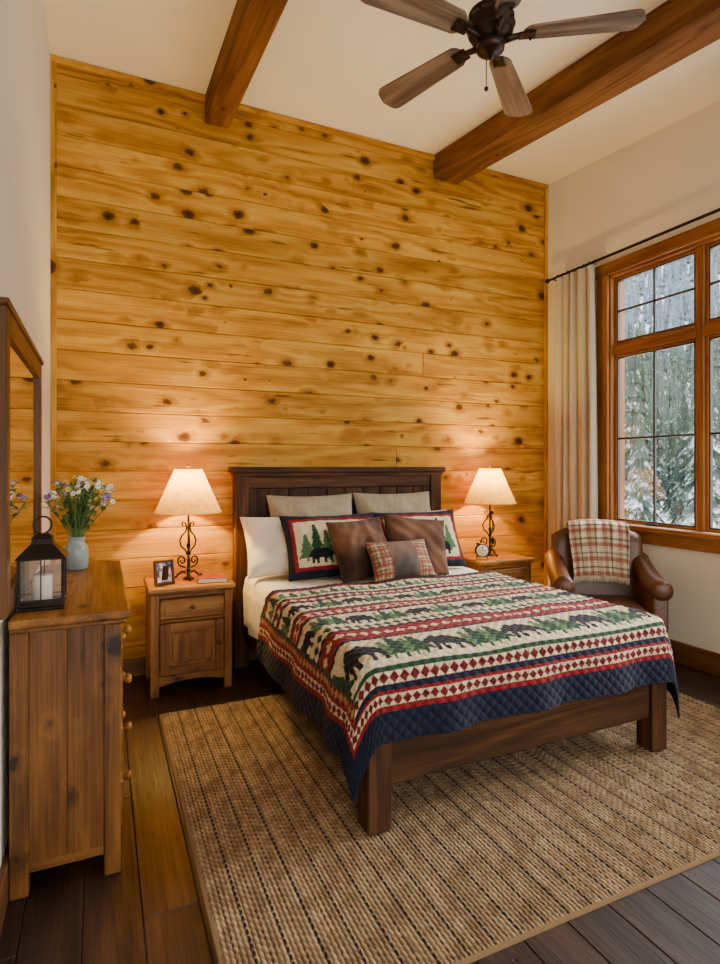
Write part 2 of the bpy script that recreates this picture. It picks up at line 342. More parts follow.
def scene_band(x,y,col,y0,h,period,ph=0.,bw=.17,vs=1.45,bears=True):
    inb=(y>y0)&(y<y0+h); k0=int(x.min()/period)-1; k1=int(x.max()/period)+2
    for k in range(k0,k1):
        c=k*period+ph
        tl=((-.50,.12,.95,0),(-.39,.10,.74,1),(-.28,.105,.88,0),(.36,.10,.80,1)) if bears else ((-.38,.1,.9,0),(-.14,.09,.72,1),(.12,.1,.95,0),(.36,.09,.78,1))
        for (dx,w,hh,ti) in tl: col[tree(x,y,c+dx*period,y0+.012,w*(h/.25 if bears else .75)*1.15,h*hh*.97)&inb]=(grn,grn2)[ti]
        if bears: col[bear(x,y,c+.05*period,y0+.022,bw,vs=vs)&inb]=bearc
    return col
def diamonds(x,y,col,y0,h,p,c1,c2,s=.92,core=True):
    inb=(y>=y0)&(y<y0+h); u=np.abs((x/p)%1-.5)*2; v=np.abs((y-y0)/h-.5)*2
    col[inb]=c1; col[inb&(u+v<s)]=c2
    if core: col[inb&(u+v<.40)]=c1
    return col
OV=.42; OF=.335; QH=3.30; QX0,QX1,QY0=.95,2.475,1.99; R=.07
nx,ny=720,520
a=np.linspace(QX0-OV,QX1+OV,nx)[:,None]+np.zeros((1,ny)); b=np.linspace(QY0-OF,QH,ny)[None,:]+np.zeros((nx,1))
v=b-(QY0-OF); L_=a-a.min(); Rr=a.max()-a; e=np.minimum(np.minimum(L_,Rr),v)
col=np.tile(cream,(nx,ny,1)).copy()
def band(y0,y1,c): col[(v>=y0)&(v<y1)]=c
x_=a
band(.185,.21,navy); col=diamonds(x_,v,col,.21,.045,.045,cream,dred,1.0,False); band(.255,.275,grn)
col=scene_band(x_,v,col,.28,.25,.40,.10,.21,1.33)
band(.53,.55,navy); band(.55,.585,red); col=diamonds(x_,v,col,.585,.06,.06,red,cream,.85,False); band(.645,.68,red); band(.68,.70,navy)
band(.70,.71,cream); col=diamonds(x_,v,col,.71,.05,.05,cream,grn,1.0,False)
col=scene_band(x_,v,col,.765,.19,.33,.13,.16,1.3)
band(.955,.975,navy); band(.975,1.0,red); col=diamonds(x_,v,col,1.0,.055,.055,cream,red,.95,False); band(1.055,1.085,red); band(1.085,1.105,grn)
col=scene_band(x_,v,col,1.11,.18,.31,.0,.15,1.3)
band(1.29,1.315,navy); col=diamonds(x_,v,col,1.315,.06,.055,red,cream,.85,False); band(1.375,1.405,navy); col=scene_band(x_,v,col,1.41,.15,.25,.1,bears=False); band(1.56,1.59,red); band(1.59,2,navy)
arc=np.where(v<=np.minimum(L_,Rr),a,b)
bd=col.copy()
def eb(e0,e1,c): bd[(e>=e0)&(e<e1)]=c
eb(0,.112,navy); eb(.112,.135,red); 
inb=(e>=.135)&(e<.175); u=np.abs((arc/.04)%1-.5)*2; vv=np.abs((e-.135)/.04-.5)*2
bd[inb]=cream; bd[inb&(u+vv<1.0)]=dred
eb(.175,.19,red)
so=(np.minimum(L_,Rr)<v)
inb=(e>=.19)&(e<.235)&so; vv=np.abs((e-.19)/.045-.5)*2; bd[inb]=red; bd[inb&(u+vv<.9)]=tan
bd[(e>=.235)&(e<.25)&so]=grn
col=np.where((e<.25)[...,None],bd,col)
col=np.clip(col*(1+.10*noise2(a,b,60,9))[...,None],0,1)
puff=.0055*np.abs(np.sin(pi*(a+b)/.05))**.6*np.abs(np.sin(pi*(a-b)/.05))**.6
P=drape(a,b,QX0,QX1,QY0,.668,R,.10,puff,.016)
P[:,-4:,2]-=np.array([0,.004,.010,.022])[None,:]
m=MB(); m.grid(P,quiltm,col=col); 
o=m.obj('bear_quilt'); so_=o.modifiers.new('thick','SOLIDIFY'); so_.thickness=.008; so_.offset=-1
nx,ny=200,70
a=np.linspace(QX0-.36,QX1+.36,nx)[:,None]+np.zeros((1,ny)); b=np.linspace(3.12,3.93,ny)[None,:]+np.zeros((nx,1))
P=drape(a,b,QX0+.01,QX1-.01,1.0,.652,.055,.0,0,.014,0,2)
m=MB(); m.grid(P,mattm); m.obj('bed_sheet')
# ------------------------------------------------------------------ pillows
def pillow(name,w,h,t,ce,tilt,yaw,colf=None,mat=fab,n=48,roll=0.,wr=.006,flange=0.):
    m=MB(); u=np.linspace(-1,1,n)[:,None]+np.zeros((1,n)); v=np.linspace(-1,1,n)[None,:]+np.zeros((n,1))
    u=np.sin(u*pi/2)*.35+u*.65; v=np.sin(v*pi/2)*.35+v*.65
    px=w/2*u*(1-.07*(1-v*v)); py=h/2*v*(1-.07*(1-u*u))
    k=np.clip((1-u*u)*(1-v*v),0,1)**.42
    sd=random.randint(0,999); wz=wr*noise2(px,py,22,sd)*np.minimum(1,k*2)+wr*.6*noise2(px,py,50,sd+1)*np.minimum(1,k*2)
    M=T(*ce)@RZ(yaw)@RX(tilt)@RZ(roll)
    col=None if colf is None else colf(px,py)
    m.grid(np.stack([px,py,k*t/2+wz],-1),mat,col=col,M=M); m.grid(np.stack([px,py,-k*t/2+wz*.5],-1),mat,col=col,M=M,flip=True)
    cn=np.concatenate([np.stack([px[:,0],py[:,0]],-1),np.stack([px[-1,:],py[-1,:]],-1),np.stack([px[::-1,-1],py[::-1,-1]],-1),np.stack([px[0,::-1],py[0,::-1]],-1)])
    pc=None if col is None else col[0,0]
    m.tube([(q[0],q[1],0) for q in cn[::3]],.004,mat,6,M=M,col=pc)
    return m.obj(name)
beige=lambda x,y: np.tile(np.array(C('998a70')[:3]),x.shape+(1,))*(1+.10*noise2(x,y,150,1))[...,None]
white=lambda x,y: np.tile(np.array(C('ddd2c0')[:3]),x.shape+(1,))
def sham(x,y):
    c=np.tile(cream,x.shape+(1,)).copy(); 
    for k,(cx,hh) in enumerate(((-.23,.18),(-.16,.25),(-.09,.20),(-.01,.25),(.07,.22),(.14,.26),(.21,.2))): c[tree(x,y,cx,-.12,.12,hh)]=grn if k%2 else grn2*.8
    c[bear(x,y,-.14,-.14,.17)]=bearc; c[bear(x,y,.12,-.14,.17)]=bearc
    W=np.abs(x).max(); Hh=np.abs(y).max()
    ed=np.minimum(W-np.abs(x),Hh-np.abs(y)); c[ed<.068]=red; c[ed<.045]=navy
    return c
def fur(x,y):
    n=np.clip(.5+.8*noise2(x,y,16,31),0,1)[...,None]; c=np.array(C('2e1a0e')[:3])*(1-n)+np.array(C('704c34')[:3])*n
    n2=np.clip(.5+.5*noise2(x*4,y*4,60,33),0,1)[...,None]; return c*(.8+.35*n2)
def plaid(x,y,s=.085,bg='a08d6a',c1='7c1418',c2='22222a'):
    c=np.tile(np.array(C(bg)[:3]),x.shape+(1,)); B=np.array(C(c1)[:3]); D=np.array(C(c2)[:3])
    for q in (x,y):
        f=(q/s)%1; c=np.where(((f<.28))[...,None],c*.35+B*.65,c); c=np.where(((f>.5)&(f<.60))[...,None],c*.3+D*.7,c); c=np.where(((f>.75)&(f<.79))[...,None],c*.5+np.array([.7,.62,.45])*.5,c)
    return c
tl=math.radians(72)
pillow('bed_pillow',.66,.44,.20,(1.20,3.79,.865),math.radians(60),0,white,wr=.010)
pillow('bed_pillow',.66,.44,.20,(2.20,3.79,.865),math.radians(60),0,white,wr=.010)
pillow('euro_pillow',.66,.50,.19,(1.40,3.885,.96),tl,.02,beige,wr=.009)
pillow('euro_pillow',.66,.50,.19,(2.07,3.885,.965),tl,-.02,beige,wr=.009)
pillow('bear_sham_pillow',.72,.45,.20,(1.46,3.65,.865),math.radians(64),.03,sham,n=120,wr=.009)
pillow('bear_sham_pillow',.70,.45,.20,(2.13,3.65,.865),math.radians(64),-.03,sham,n=120,wr=.009)
pillow('fur_pillow',.42,.42,.19,(1.59,3.48,.855),math.radians(62),.10,fur,mat=fab,wr=.015,roll=.05)
pillow('fur_pillow',.46,.42,.19,(2.02,3.50,.855),math.radians(60),-.12,fur,mat=fab,wr=.015,roll=-.14)
pillow('plaid_lumbar_pillow',.46,.27,.15,(1.80,3.32,.79),math.radians(58),.05,lambda x,y:np.where((np.abs(x)>.10)[...,None],plaid(x,y,.055,'8f7a58'),fur(x,y)*.8+.03),n=80)
# ------------------------------------------------------------------ nightstands
knobm=plain('knob_bronze',C('5b3b1e'),.4,.3,bump=0)
def nightstand(x0,kn=1):
    W=W_night
    m=MB(); x1=x0+.49; y0,y1,H=3.66,4.075,.665
    m.box((x0-.015,y0-.03,H-.03),(x1+.015,y1,H),W,'x',bev=.006); m.box((x0-.003,y0-.012,H-.045),(x1+.003,y1,H-.03),W,'x',bev=.004)
    p=.05
    for a in (x0,x1-p):
        for b in (y0,y1-p): m.box((a,b,0),(a+p,b+p,H-.045),W,'z')
    for a in (x0+.006,x1-.02): m.box((a,y0+p,.09),(a+.014,y1-p,H-.045),W,'z')
    m.box((x0+p,y1-.02,.09),(x1-p,y1-.005,H-.045),W,'x')
    m.box((x0+p,y0+.004,H-.07),(x1-p,y0+.03,H-.045),W,'x'); m.box((x0+p,y0+.004,.445),(x1-p,y0+.03,.465),W,'x'); m.box((x0+p,y0+.004,.085),(x1-p,y0+.03,.125),W,'x')
    m.box((x0+p+.004,y0-.008,.469),(x1-p-.004,y0+.02,H-.074),W,'x',bev=.007)
    m.box((x0+p+.03,y0-.012,.49),(x1-p-.03,y0+.0,H-.095),W,'x',bev=.006)
    a,b,c,d=x0+p+.004,x1-p-.004,.129,.441; s=.055; yf=y0-.006
    m.box((a,yf,c),(a+s,yf+.02,d),W,'z'); m.box((b-s,yf,c),(b,yf+.02,d),W,'z'); m.box((a+s,yf,c),(b-s,yf+.02,c+s),W,'x'); m.box((a+s,yf,d-s),(b-s,yf+.02,d),W,'x')
    m.box((a+s-.002,yf+.01,c+s-.002),(b-s+.002,yf+.018,d-s+.002),W,'z',bev=0); m.box((a+s+.015,yf+.001,c+s+.015),(b-s-.015,yf+.016,d-s-.015),W,'z',bev=.012)
    kp=[(0,.004),(.006,.004),(.005,-.008),(.012,-.014),(.015,-.022),(.010,-.029),(0,-.031)]
    for (kx,kz,ky) in (((x0+x1)/2,.54,y0-.012),(b-.028,.30,yf)):
        m.lathe([(r,-z) for r,z in kp],knobm,M=T(kx,ky,kz)@RX(pi/2),seg=14)
    n=14
    for i in range(n):
        f0=(i+.5)/n*2-1; zb=.06+.028*(1-f0*f0); xa=x0+p+(x1-x0-2*p)*i/n
        m.box((xa,y0+.006,zb),(xa+(x1-x0-2*p)/n,y0+.028,.086),W,'x',bev=0,goff=(3,3,3))
    return m.obj('nightstand')
nightstand(.275); nightstand(2.70)
# ------------------------------------------------------------------ lamps
SH=NT('lampshade_paper'); o=SH.obj(); nn=SH.noise(o,22,5,.7); cc=SH.ramp(nn,[(.3,C('dc9c2c')),(.7,C('f0c65e'))])
df=SH.n('ShaderNodeBsdfDiffuse'); tl_=SH.n('ShaderNodeBsdfTranslucent'); SH.l(cc,df.inputs[0]); SH.l(cc,tl_.inputs[0]); mx=SH.n('ShaderNodeMixShader'); mx.inputs[0].default_value=.13
SH.l(df.outputs[0],mx.inputs[1]); SH.l(tl_.outputs[0],mx.inputs[2]); SH.l(mx.outputs[0],SH.out.inputs[0])
BL=NT('bulb_glow'); BL.set(Base_Color=C('ffe2b0')); BL.b.inputs['Emission Color'].default_value=C('ffb050'); BL.b.inputs['Emission Strength'].default_value=14
def lamp(x,y,z,E):
    m=MB(); M=T(x,y,z)
    m.lathe([(0,0),(.035,0),(.035,.008),(.014,.016),(.010,.05),(.018,.06),(.010,.07),(.007,.2),(.015,.22),(.007,.24),(.007,.45),(.012,.46),(.012,.50)],iron,M=M,seg=16)
    for k in range(3):
        A=M@RZ(k*2*pi/3+.5)
        m.tube([(.02,0,.045),(.045,0,.05),(.07,0,.03),(.088,0,.010),(.10,0,.010),(.103,0,.018),(.096,0,.022)],.0065,iron,8,M=A)
        pts=[]
        for i in range(22):
            q=i/21; an=-pi/2+q*2.6*pi; r=.034*(1-q*.75); pts.append((.010+.034+r*math.cos(an),0,.12+r*math.sin(an)*1.1))
        m.tube(pts[::-1]+[(.02,0,.075)],.0055,iron,7,M=A)
        S=[(.008,0,.16),(.02,0,.19),(.05,0,.215),(.06,0,.25),(.045,0,.285),(.02,0,.31),(.012,0,.34),(.022,0,.37),(.04,0,.375),(.045,0,.36),(.035,0,.35)]
        m.tube(S,.0055,iron,7,M=A)
    m.lathe([(.212,.438),(.15,.578),(.087,.722)],SH.m,M=M,seg=40)
    a=np.linspace(0,2*pi,41); m.tube([(.213*math.cos(q),.213*math.sin(q),.438) for q in a],.003,SH.m,6,M=M); m.tube([(.088*math.cos(q),.088*math.sin(q),.722) for q in a],.003,SH.m,6,M=M)
    for k in range(3): m.tube([(0,0,.715),(.086*math.cos(k*2.1),.086*math.sin(k*2.1),.715)],.0015,iron,5,M=M)
    m.tube([(0,0,.5),(.03,0,.53),(.035,0,.6),(0,0,.70),(0,0,.735)],.0018,iron,6,M=M); m.sphere((0,0,.742),.009,iron,M=M)
    m.lathe([(.0,.515),(.014,.52),(.028,.56),(.030,.58),(.02,.605),(0,.612)],BL.m,M=M,seg=16)
    keep=[i for i,f in enumerate(m.f) if len(f)<40]; m.f=[m.f[i] for i in keep]; m.mi=[m.mi[i] for i in keep]; m.sm=[m.sm[i] for i in keep]
    o=m.obj('table_lamp')
    L=bpy.data.lights.new('lamp_bulb','POINT'); L.energy=E; L.color=(1,.70,.22); L.shadow_soft_size=.035; q=bpy.data.objects.new('lamp_bulb',L); bpy.context.scene.collection.objects.link(q); q.location=(x,y,z+.63); q.parent=o
lamp(.525,3.88,.665,92); lamp(2.945,3.88,.665,92)
# ------------------------------------------------------------------ nightstand items
m=MB(); A=T(.365,3.74,.666)@RZ(.25)@RX(-.2)
w_,h_=.125,.155
PH=NT('family_photo'); PH.l(PH.ramp(PH.noise(PH.obj(),26,2),[(.35,C('2a3a5c')),(.48,C('6a7ea6')),(.55,C('d9a886')),(.68,C('ece6e0'))]),PH.b.inputs['Base Color']); PH.set(Roughness=.15)
fw=.018
for lo,hi in (((-w_/2,0),(-w_/2+fw,h_)),((w_/2-fw,0),(w_/2,h_)),((-w_/2+fw,0),(w_/2-fw,fw)),((-w_/2+fw,h_-fw),(w_/2-fw,h_))): m.box((lo[0],-.008,lo[1]),(hi[0],.008,hi[1]),W_bed,M=A,bev=.003)
m.box((-w_/2+fw,-.003,fw),(w_/2-fw,.003,h_-fw),PH.m,M=A,bev=0)
m.box((-.02,.008,.0),(.02,.012,.12),W_bed,M=A@T(0,.0,.005)@RX(.45)); m.obj('picture_frame')
redm=plain('red_book_cloth',C('6c1516'),.6); pagem=plain('paper',C('d8cbb0'),.9)
m=MB(); A=T(.655,3.75,.666)@RZ(-.12)
m.box((-.09,-.065,0),(.09,.065,.003),redm,M=A,bev=.001); m.box((-.09,-.065,.025),(.09,.065,.028),redm,M=A,bev=.001); m.box((-.092,-.065,0),(-.088,.065,.028),redm,M=A,bev=.001); m.box((-.088,-.061,.003),(.086,.061,.025),pagem,M=A,bev=0); m.obj('book')
m=MB(); A=T(2.775,3.76,.666)@RZ(-.45)
m.lathe([(0,-.02),(.05,-.02),(.056,-.012),(.056,.014),(.052,.02),(.048,.016),(.048,.012)],bronze,M=A@T(0,0,.068)@RX(-pi/2),seg=28)
m.lathe([(0,.021),(.046,.021),(.047,.015),(0,.015)],pagem,M=A@T(0,0,.068)@RX(pi/2),seg=28)
m.box((-.002,-.0235,.068),(.002,-.0215,.105),iron,M=A,bev=0); m.box((0,-.0235,.066),(.025,-.0215,.070),iron,M=A,bev=0)
for sx in (-1,1): m.tube([(sx*.03,0,.03),(sx*.045,0,0.003)],.005,bronze,M=A); m.lathe([(0,.014),(.016,.008),(.02,0)],bronze,M=A@T(sx*.028,0,.122)@RY(sx*.4),seg=14)
m.tube([(-.02,0,.135),(-.01,0,.15),(.01,0,.15),(.02,0,.135)],.002,bronze,M=A); m.obj('alarm_clock')
# ------------------------------------------------------------------ dresser
m=MB(); x0,x1,y0,y1,H=XL+.022,.065,2.14,3.24,.91
m.box((x0-.0,y0-.03,H-.03),(x1+.03,y1+.03,H),W_night,'y',bev=.008,seg=2); m.box((x0,y0-.012,H-.048),(x1+.014,y1+.012,H-.03),W_dres,'y',bev=.005)
p=.055
for a in (x0,x1-p):
    for b in (y0,y1-p): m.box((a,b,0),(a+p,b+p,H-.048),W_dres,'z',bev=.004)
for yy,d in ((y0+.004,1),(y1-.018,1)):
    n=2; ww=(x1-x0-2*p)/n
    for i in range(n): m.box((x0+p+i*ww+.0003,yy,.10),(x0+p+(i+1)*ww-.0003,yy+.016,H-.048),W_dres,'z',bev=.0015)
    m.box((x0+p,yy-.001,.075),(x1-p,yy+.014,.105),W_dres,'x',bev=.002)
m.box((x0,y0+p,.10),(x0+.012,y1-p,H-.048),W_dres,'y')
zs=[.12,.31,.50,.68,.855]
for i in range(4):
    m.box((x1-.03,y0+p,zs[i]-.018),(x1-.006,y1-p,zs[i]),W_dres,'y')
    segs=[(y0+p,y1-p)] if i<3 else [(y0+p,(y0+y1)/2-.006),((y0+y1)/2+.006,y1-p)]
    for a,b in segs:
        m.box((x1-.02,a+.003,zs[i]+.003),(x1+.008,b-.003,zs[i+1]-.022),W_dres,'y',bev=.007)
        ks=[a+(b-a)*.2,a+(b-a)*.8] if i<3 else [(a+b)/2]
        for ky in ks: m.lathe([(0,-.002),(.007,-.002),(.006,.008),(.014,.016),(.019,.026),(.013,.036),(0,.039)],W_night,M=T(x1+.008,ky,(zs[i]+zs[i+1])/2-.01)@RY(pi/2),seg=16)
m.box((x1-.03,y0+p,.845),(x1-.004,y1-p,H-.048),W_dres,'y')
for i in range(20):
    f0=(i+.5)/20*2-1; zb=.05+.04*(1-f0**4); ya=y0+p+(y1-y0-2*p)*i/20; m.box((x1-.028,ya,zb),(x1-.006,ya+(y1-y0-2*p)/20,.103),W_dres,'y',bev=0,goff=(6,6,6))
m.obj('dresser')
MR=NT('mirror_silver'); MR.set(Base_Color=(.85,.85,.85,1),Metallic=1.,Roughness=.02)
m=MB(); a,b,c,d=2.05,3.20,.93,1.90; f=.075; X0,X1=XL+.001,XL+.028
for lo,hi,g in (((a,c),(a+f,d),'z'),((b-f,c),(b,d),'z'),((a+f,c),(b-f,c+f),'y'),((a+f,d-f),(b-f,d),'y')): m.box((X0,lo[0],lo[1]),(X1,hi[0],hi[1]),W_base,g,bev=.005)
m.box((X0,a-.012,d),(X1+.008,b+.012,d+.02),W_base,'y')
m.box((X0,a+f-.003,c+f-.003),(X0+.012,b-f+.003,d-f+.003),MR.m,bev=0); m.obj('wall_mirror')
waxm=plain('candle_wax',C('e6dcc4'),.6,bump=0)
LG=NT('lantern_glass'); tr=LG.n('ShaderNodeBsdfTransparent'); gl=LG.n('ShaderNodeBsdfGlossy'); gl.inputs['Roughness'].default_value=.05; mx=LG.n('ShaderNodeMixShader'); mx.inputs[0].default_value=.10; LG.l(tr.outputs[0],mx.inputs[1]); LG.l(gl.outputs[0],mx.inputs[2]); LG.l(mx.outputs[0],LG.out.inputs[0])
m=MB(); A=T(-.185,2.29,.911); h=.066
m.box((-h-.006,-h-.006,0),(h+.006,h+.006,.012),iron,M=A,bev=.003); m.box((-h,-h,.012),(h,h,.022),iron,M=A,bev=.002)
for sx in (-1,1):
    for sy in (-1,1): m.box((sx*h-.005,sy*h-.005,.02),(sx*h+.005,sy*h+.005,.175),iron,M=A,bev=.001)
for s in (-1,1):
    m.box((s*h-.003,-h,.03),(s*h+.003,h,.036),iron,M=A,bev=0); m.box((-h,s*h-.003,.03),(h,s*h+.003,.036),iron,M=A,bev=0)
    m.box((s*h-.003,-.002,.03),(s*h+.003,.002,.17),iron,M=A,bev=0); m.box((-.002,s*h-.003,.03),(.002,s*h+.003,.17),iron,M=A,bev=0)
    m.box((s*h-.001,-h,.03),(s*h+.001,h,.17),LG.m,M=A,bev=0); m.box((-h,s*h-.001,.03),(h,s*h+.001,.17),LG.m,M=A,bev=0)
m.box((-h-.010,-h-.010,.172),(h+.010,h+.010,.180),iron,M=A,bev=.002)
q=math.sqrt(2); m.lathe([((h+.008)*q,.180),((h-.01)*q,.200),(.035*q,.222),(.03*q,.240),(.034*q,.242),(.02*q,.255),(0,.258)],iron,M=A@RZ(pi/4),seg=4,smooth=False)
aa=np.linspace(0,2*pi,33); m.tube([(.030*math.cos(t),0,.285+.030*math.sin(t)) for t in aa],.0035,iron,7,M=A@RZ(.5)); m.lathe([(.03,.022),(.03,.11),(.024,.112),(0,.108)],waxm,M=A); m.tube([(0,0,.108),(.001,0,.12)],.001,iron,M=A)
m.obj('candle_lantern')
jar=plain('grey_jar_glaze',C('808a86'),.25,var=.15,bump=0)
m=MB(); A=T(-.105,3.06,.911); m.lathe([(0,0),(.045,0),(.052,.008),(.053,.09),(.048,.11),(.036,.125),(.036,.15),(.040,.152),(.038,.156),(.031,.154),(.031,.12),(.0,.11)],jar,M=A,seg=28)
leafm=plain('leaf_green',C('53702f'),.6,var=.3,ns=30,bump=0); fab2=fabric('petals',.7,bump=0,sheen=0)
pc=[C('dcc23c'),C('efe9d8'),C('8468b4'),C('efe9d8'),C('dcc23c'),C('9670ba'),C('ece6d4')]
for k in range(60):
    an=rng.uniform(0,2*pi); sp=rng.uniform(.02,.165); hh=.15+rng.uniform(.07,.22)*(1-sp*1.6); 
    tx=max(sp*math.cos(an),-.14); ty=sp*math.sin(an)
    pts=[(0.2*tx*s*(1-s)+tx*s**1.6+.01*math.cos(an)*(1-s), ty*s**1.6+.01*math.sin(an)*(1-s), .10+(hh-.02)*s) for s in np.linspace(0,1,8)]
    m.tube(pts,[.0018]*8,leafm,5,M=A)
    tip=Vector(pts[-1])
    for j in range(10):
        s0=pts[min(7,2+j//2+1)]; la=rng.uniform(0,2*pi); ll=rng.uniform(.025,.055); d=Vector((math.cos(la),math.sin(la),rng.uniform(.1,.9))).normalized(); sd=d.cross(Vector((0,0,1))).normalized()*ll*.22
        if s0[2]<.15: continue
        p0=Vector(s0); m.add([p0,p0+d*ll*.5+sd,p0+d*ll,p0+d*ll*.5-sd],[(0,1,2,3)],leafm,M=A)
    c_=pc[(k*5+k//7)%7]
    if k%4!=3:
        for fl in range(4):
            f0=tip+Vector(rng.uniform(-.024,.024,3)); rr_=rng.uniform(.010,.018); ax=Vector(rng.uniform(-1,1,3)+np.array([0,-.5,.7])).normalized(); Q=ax.to_track_quat('Z','Y').to_matrix().to_4x4()
            B=A@T(*f0)@Q
            for pt in range(6):
                M2=B@RZ(pt*pi/3); m.add([(0,0,0),(rr_*.6,rr_*.35,.002),(rr_,0,.003),(rr_*.6,-rr_*.35,.002)],[(0,1,2,3)],fab2,M=M2,col=c_)
            m.sphere((0,0,.001),rr_*.28,fab2,8,M=B,col=C('c99a2e'))
m.obj('flower_vase')
# ------------------------------------------------------------------ armchair
def rbox(m,lo,hi,mat,M,bev,seg=5): m.box(lo,hi,mat,M=M,bev=bev,seg=seg,smooth=True)
cpos=Vector((3.285,3.02,0)); yaw=math.atan2(-.59,.81)
A=T(*cpos)@RZ(yaw)
m=MB()
rbox(m,(-.30,-.27,.13),(.30,.26,.33),leather,A,.03); rbox(m,(-.25,-.31,.31),(.25,.16,.455),leather,A,.055)
m.tube([(-.245,-.298,.43),(.245,-.298,.43)],.006,leather,8,M=A); m.tube([(-.245,-.305,.34),(.245,-.305,.34)],.006,leather,8,M=A)
for s in (-1,1):
    rbox(m,(min(s*.245,s*.335),-.28,.13),(max(s*.245,s*.335),.24,.58),leather,A,.03)
    pts=[(s*.305,-.30+.56*t,.585+.12*t*t) for t in np.linspace(0,1,12)]
    m.tube(pts,.070,leather,20,M=A)
    m.lathe([(0,.016),(.03,.014),(.062,.006),(.069,-.01)],leather,M=A@T(s*.305,-.302,.585)@RX(pi/2),seg=24)
    rbox(m,(min(s*.25,s*.345),-.300,.13),(max(s*.25,s*.345),-.27,.60),leather,A,.012,3)
    for k in range(12):
        aa_=k/12*2*pi; m.sphere((s*.305+.058*math.cos(aa_),-.312,.585+.058*math.sin(aa_)),.0045,bronze,6,M=A)
    for k in range(10): m.sphere((s*.338,-.302,.16+k*.038),.0045,bronze,6,M=A)
n1,n2=48,30
u=np.linspace(-1,1,n1)[:,None]; v=np.linspace(0,1,n2)[None,:]
hw=.345-.02*v+0*u
zt=.20+(.75-.07*np.abs(u)**3.0)*v
xb=hw*u; yb=.20+.10*v-.06*np.abs(u)**2.5*(.4+.6*v)
def backsurf(th):
    k=(np.clip(1-np.abs(u)**6,0,1)**.5)*(np.clip(1-np.abs(2*v-1)**8,0,1)**.5)
    return k*th
F=np.stack([xb,yb-backsurf(.075),zt],-1); Bk=np.stack([xb,yb+backsurf(.06),zt],-1)
m.grid(F,leather,M=A); m.grid(Bk,leather,M=A,flip=True)
for sx in (-1,1):
    for (yy) in (-.25,.22): m.lathe([(.016,0),(.026,.13)],W_bed,M=A@T(sx*.27,yy,0),seg=12)
rbox(m,(-.24,.10,.44),(.24,.19,.80),leather,A@T(0,0.0,0)@RX(-.10)@T(0,.02,.02),.045)
m.obj('leather_armchair')
m=MB(); nu,nv=110,220; wd=.40
def path(t):
    L1=.36; L2=.20
    if t<L1: f=t/L1; return (.045+.115*f, .61+.35*f)
    if t<L1+L2:
        f=(t-L1)/L2; an=pi*(1-f); return (.255+.095*math.cos(an)+0.0, .96+.035*math.sin(an))
    f=(t-L1-L2); return (.355+.02*f,.96-f)
ts=np.linspace(0,.86,nv); pp=np.array([path(t) for t in ts]); U=np.linspace(-1,1,nu)[:,None]
yy=pp[:,0][None,:]+0*U; zz=pp[:,1][None,:]-.018*np.abs(U)**2*1; xx=-.0+wd/2*U*(1-.05*np.cos(ts*9))[None,:]
wv=.006*np.sin(U*11+ts[None,:]*6)+.004*np.sin(U*23-ts[None,:]*9)
P=np.stack([xx,yy-wv*np.where(ts<.45,1,-1)[None,:]-.004,zz+.004],-1)
cu=U*wd/2+0*ts[None,:]; cv=ts[None,:]+0*U
tc=plaid(cu+.5,cv,.105,'c4b592','7c1418','101319')
m.grid(P,fab,col=tc,M=A)
for i in range(0,nu,3):
    p0=P[i,0]; m.tube([p0,p0+np.array([0,-.006,-.02]),p0+np.array([rng.uniform(-.004,.004),-.004,-.045])],.0022,fab,4,M=A,col=C('bfb193'))
o=m.obj('plaid_throw'); so_=o.modifiers.new('thick','SOLIDIFY'); so_.thickness=.006; so_.offset=0
# ------------------------------------------------------------------ ceiling fan
m=MB(); fx_,fy_,fz=1.49,1.96,3.20; A=T(fx_,fy_,fz); zt=zc(fy_)-fz
m.lathe([(0,zt-.001+.02),(.075,zt-.004+.02),(.075,zt-.03),(.05,zt-.075),(.018,zt-.09)],bronze,M=A,seg=28)
m.tube([(0,0,.12),(0,0,zt-.05)],.013,bronze,12,M=A)
prof=[(.016,.20),(.03,.19),(.032,.165),(.05,.155),(.085,.135),(.108,.115),(.112,.10),(.104,.092),(.115,.084),(.118,.05),(.108,.035),(.112,.028),(.10,.008),(.07,-.008),(.066,-.03),(.07,-.035),(.068,-.06),(.05,-.075),(.02,-.085),(.012,-.10),(0,-.102)]
m.lathe([(r*.85,z*.85) for r,z in prof],bronze,M=A,seg=36)
for k in range(12): 
    B=A@RZ(k*pi/6); m.box((.092,-.006,.047),(.103,.006,.067),iron,M=B,bev=.001)
for k in range(5):
    B=A@RZ(math.radians(-33.4+72*k))
    m.tube([(.05,0,-.016),(.08,0,-.010),(.115,0,-.004),(.13,0,-.002)],[.016,.014,.012,.012],bronze,8,M=B)
    m.box((.115,-.030,-.008),(.185,.030,-.001),bronze,M=B@RX(math.radians(11)),bev=.006)
    for sy in (-1,1): m.sphere((.165,sy*.020,-.008),.007,bronze,8,M=B)
    C2=B@T(.135,0,.006)@RX(math.radians(11))
    n=30; LB=.475; xs=np.linspace(0,LB,n); hw=.048+.026*(xs/LB)
    hw=hw*np.clip(1-((xs-(LB-.06))/.0601).clip(0,1)**2.6,0,1)**.5; hw=hw*(np.clip((xs+.004)/.03,0,1))**.5; hw=np.maximum(hw,.002)
    g=np.linspace(-1,1,7)
    for zz_,fl in ((.0045,False),(-.0045,True)): m.grid(np.stack([xs[:,None]+0*g,hw[:,None]*g,np.full((n,7),zz_)],-1),W_blade,M=C2,smooth=False,flip=fl,grain='x')
    rim=[(x_,h_) for x_,h_ in zip(xs,hw)]+[(x_,-h_) for x_,h_ in zip(xs[::-1],hw[::-1])]
    R_=np.array([[(q[0],q[1],-.0045),(q[0],q[1],.0045)] for q in rim]); m.grid(R_,W_blade,M=C2,closeu=True,smooth=False)
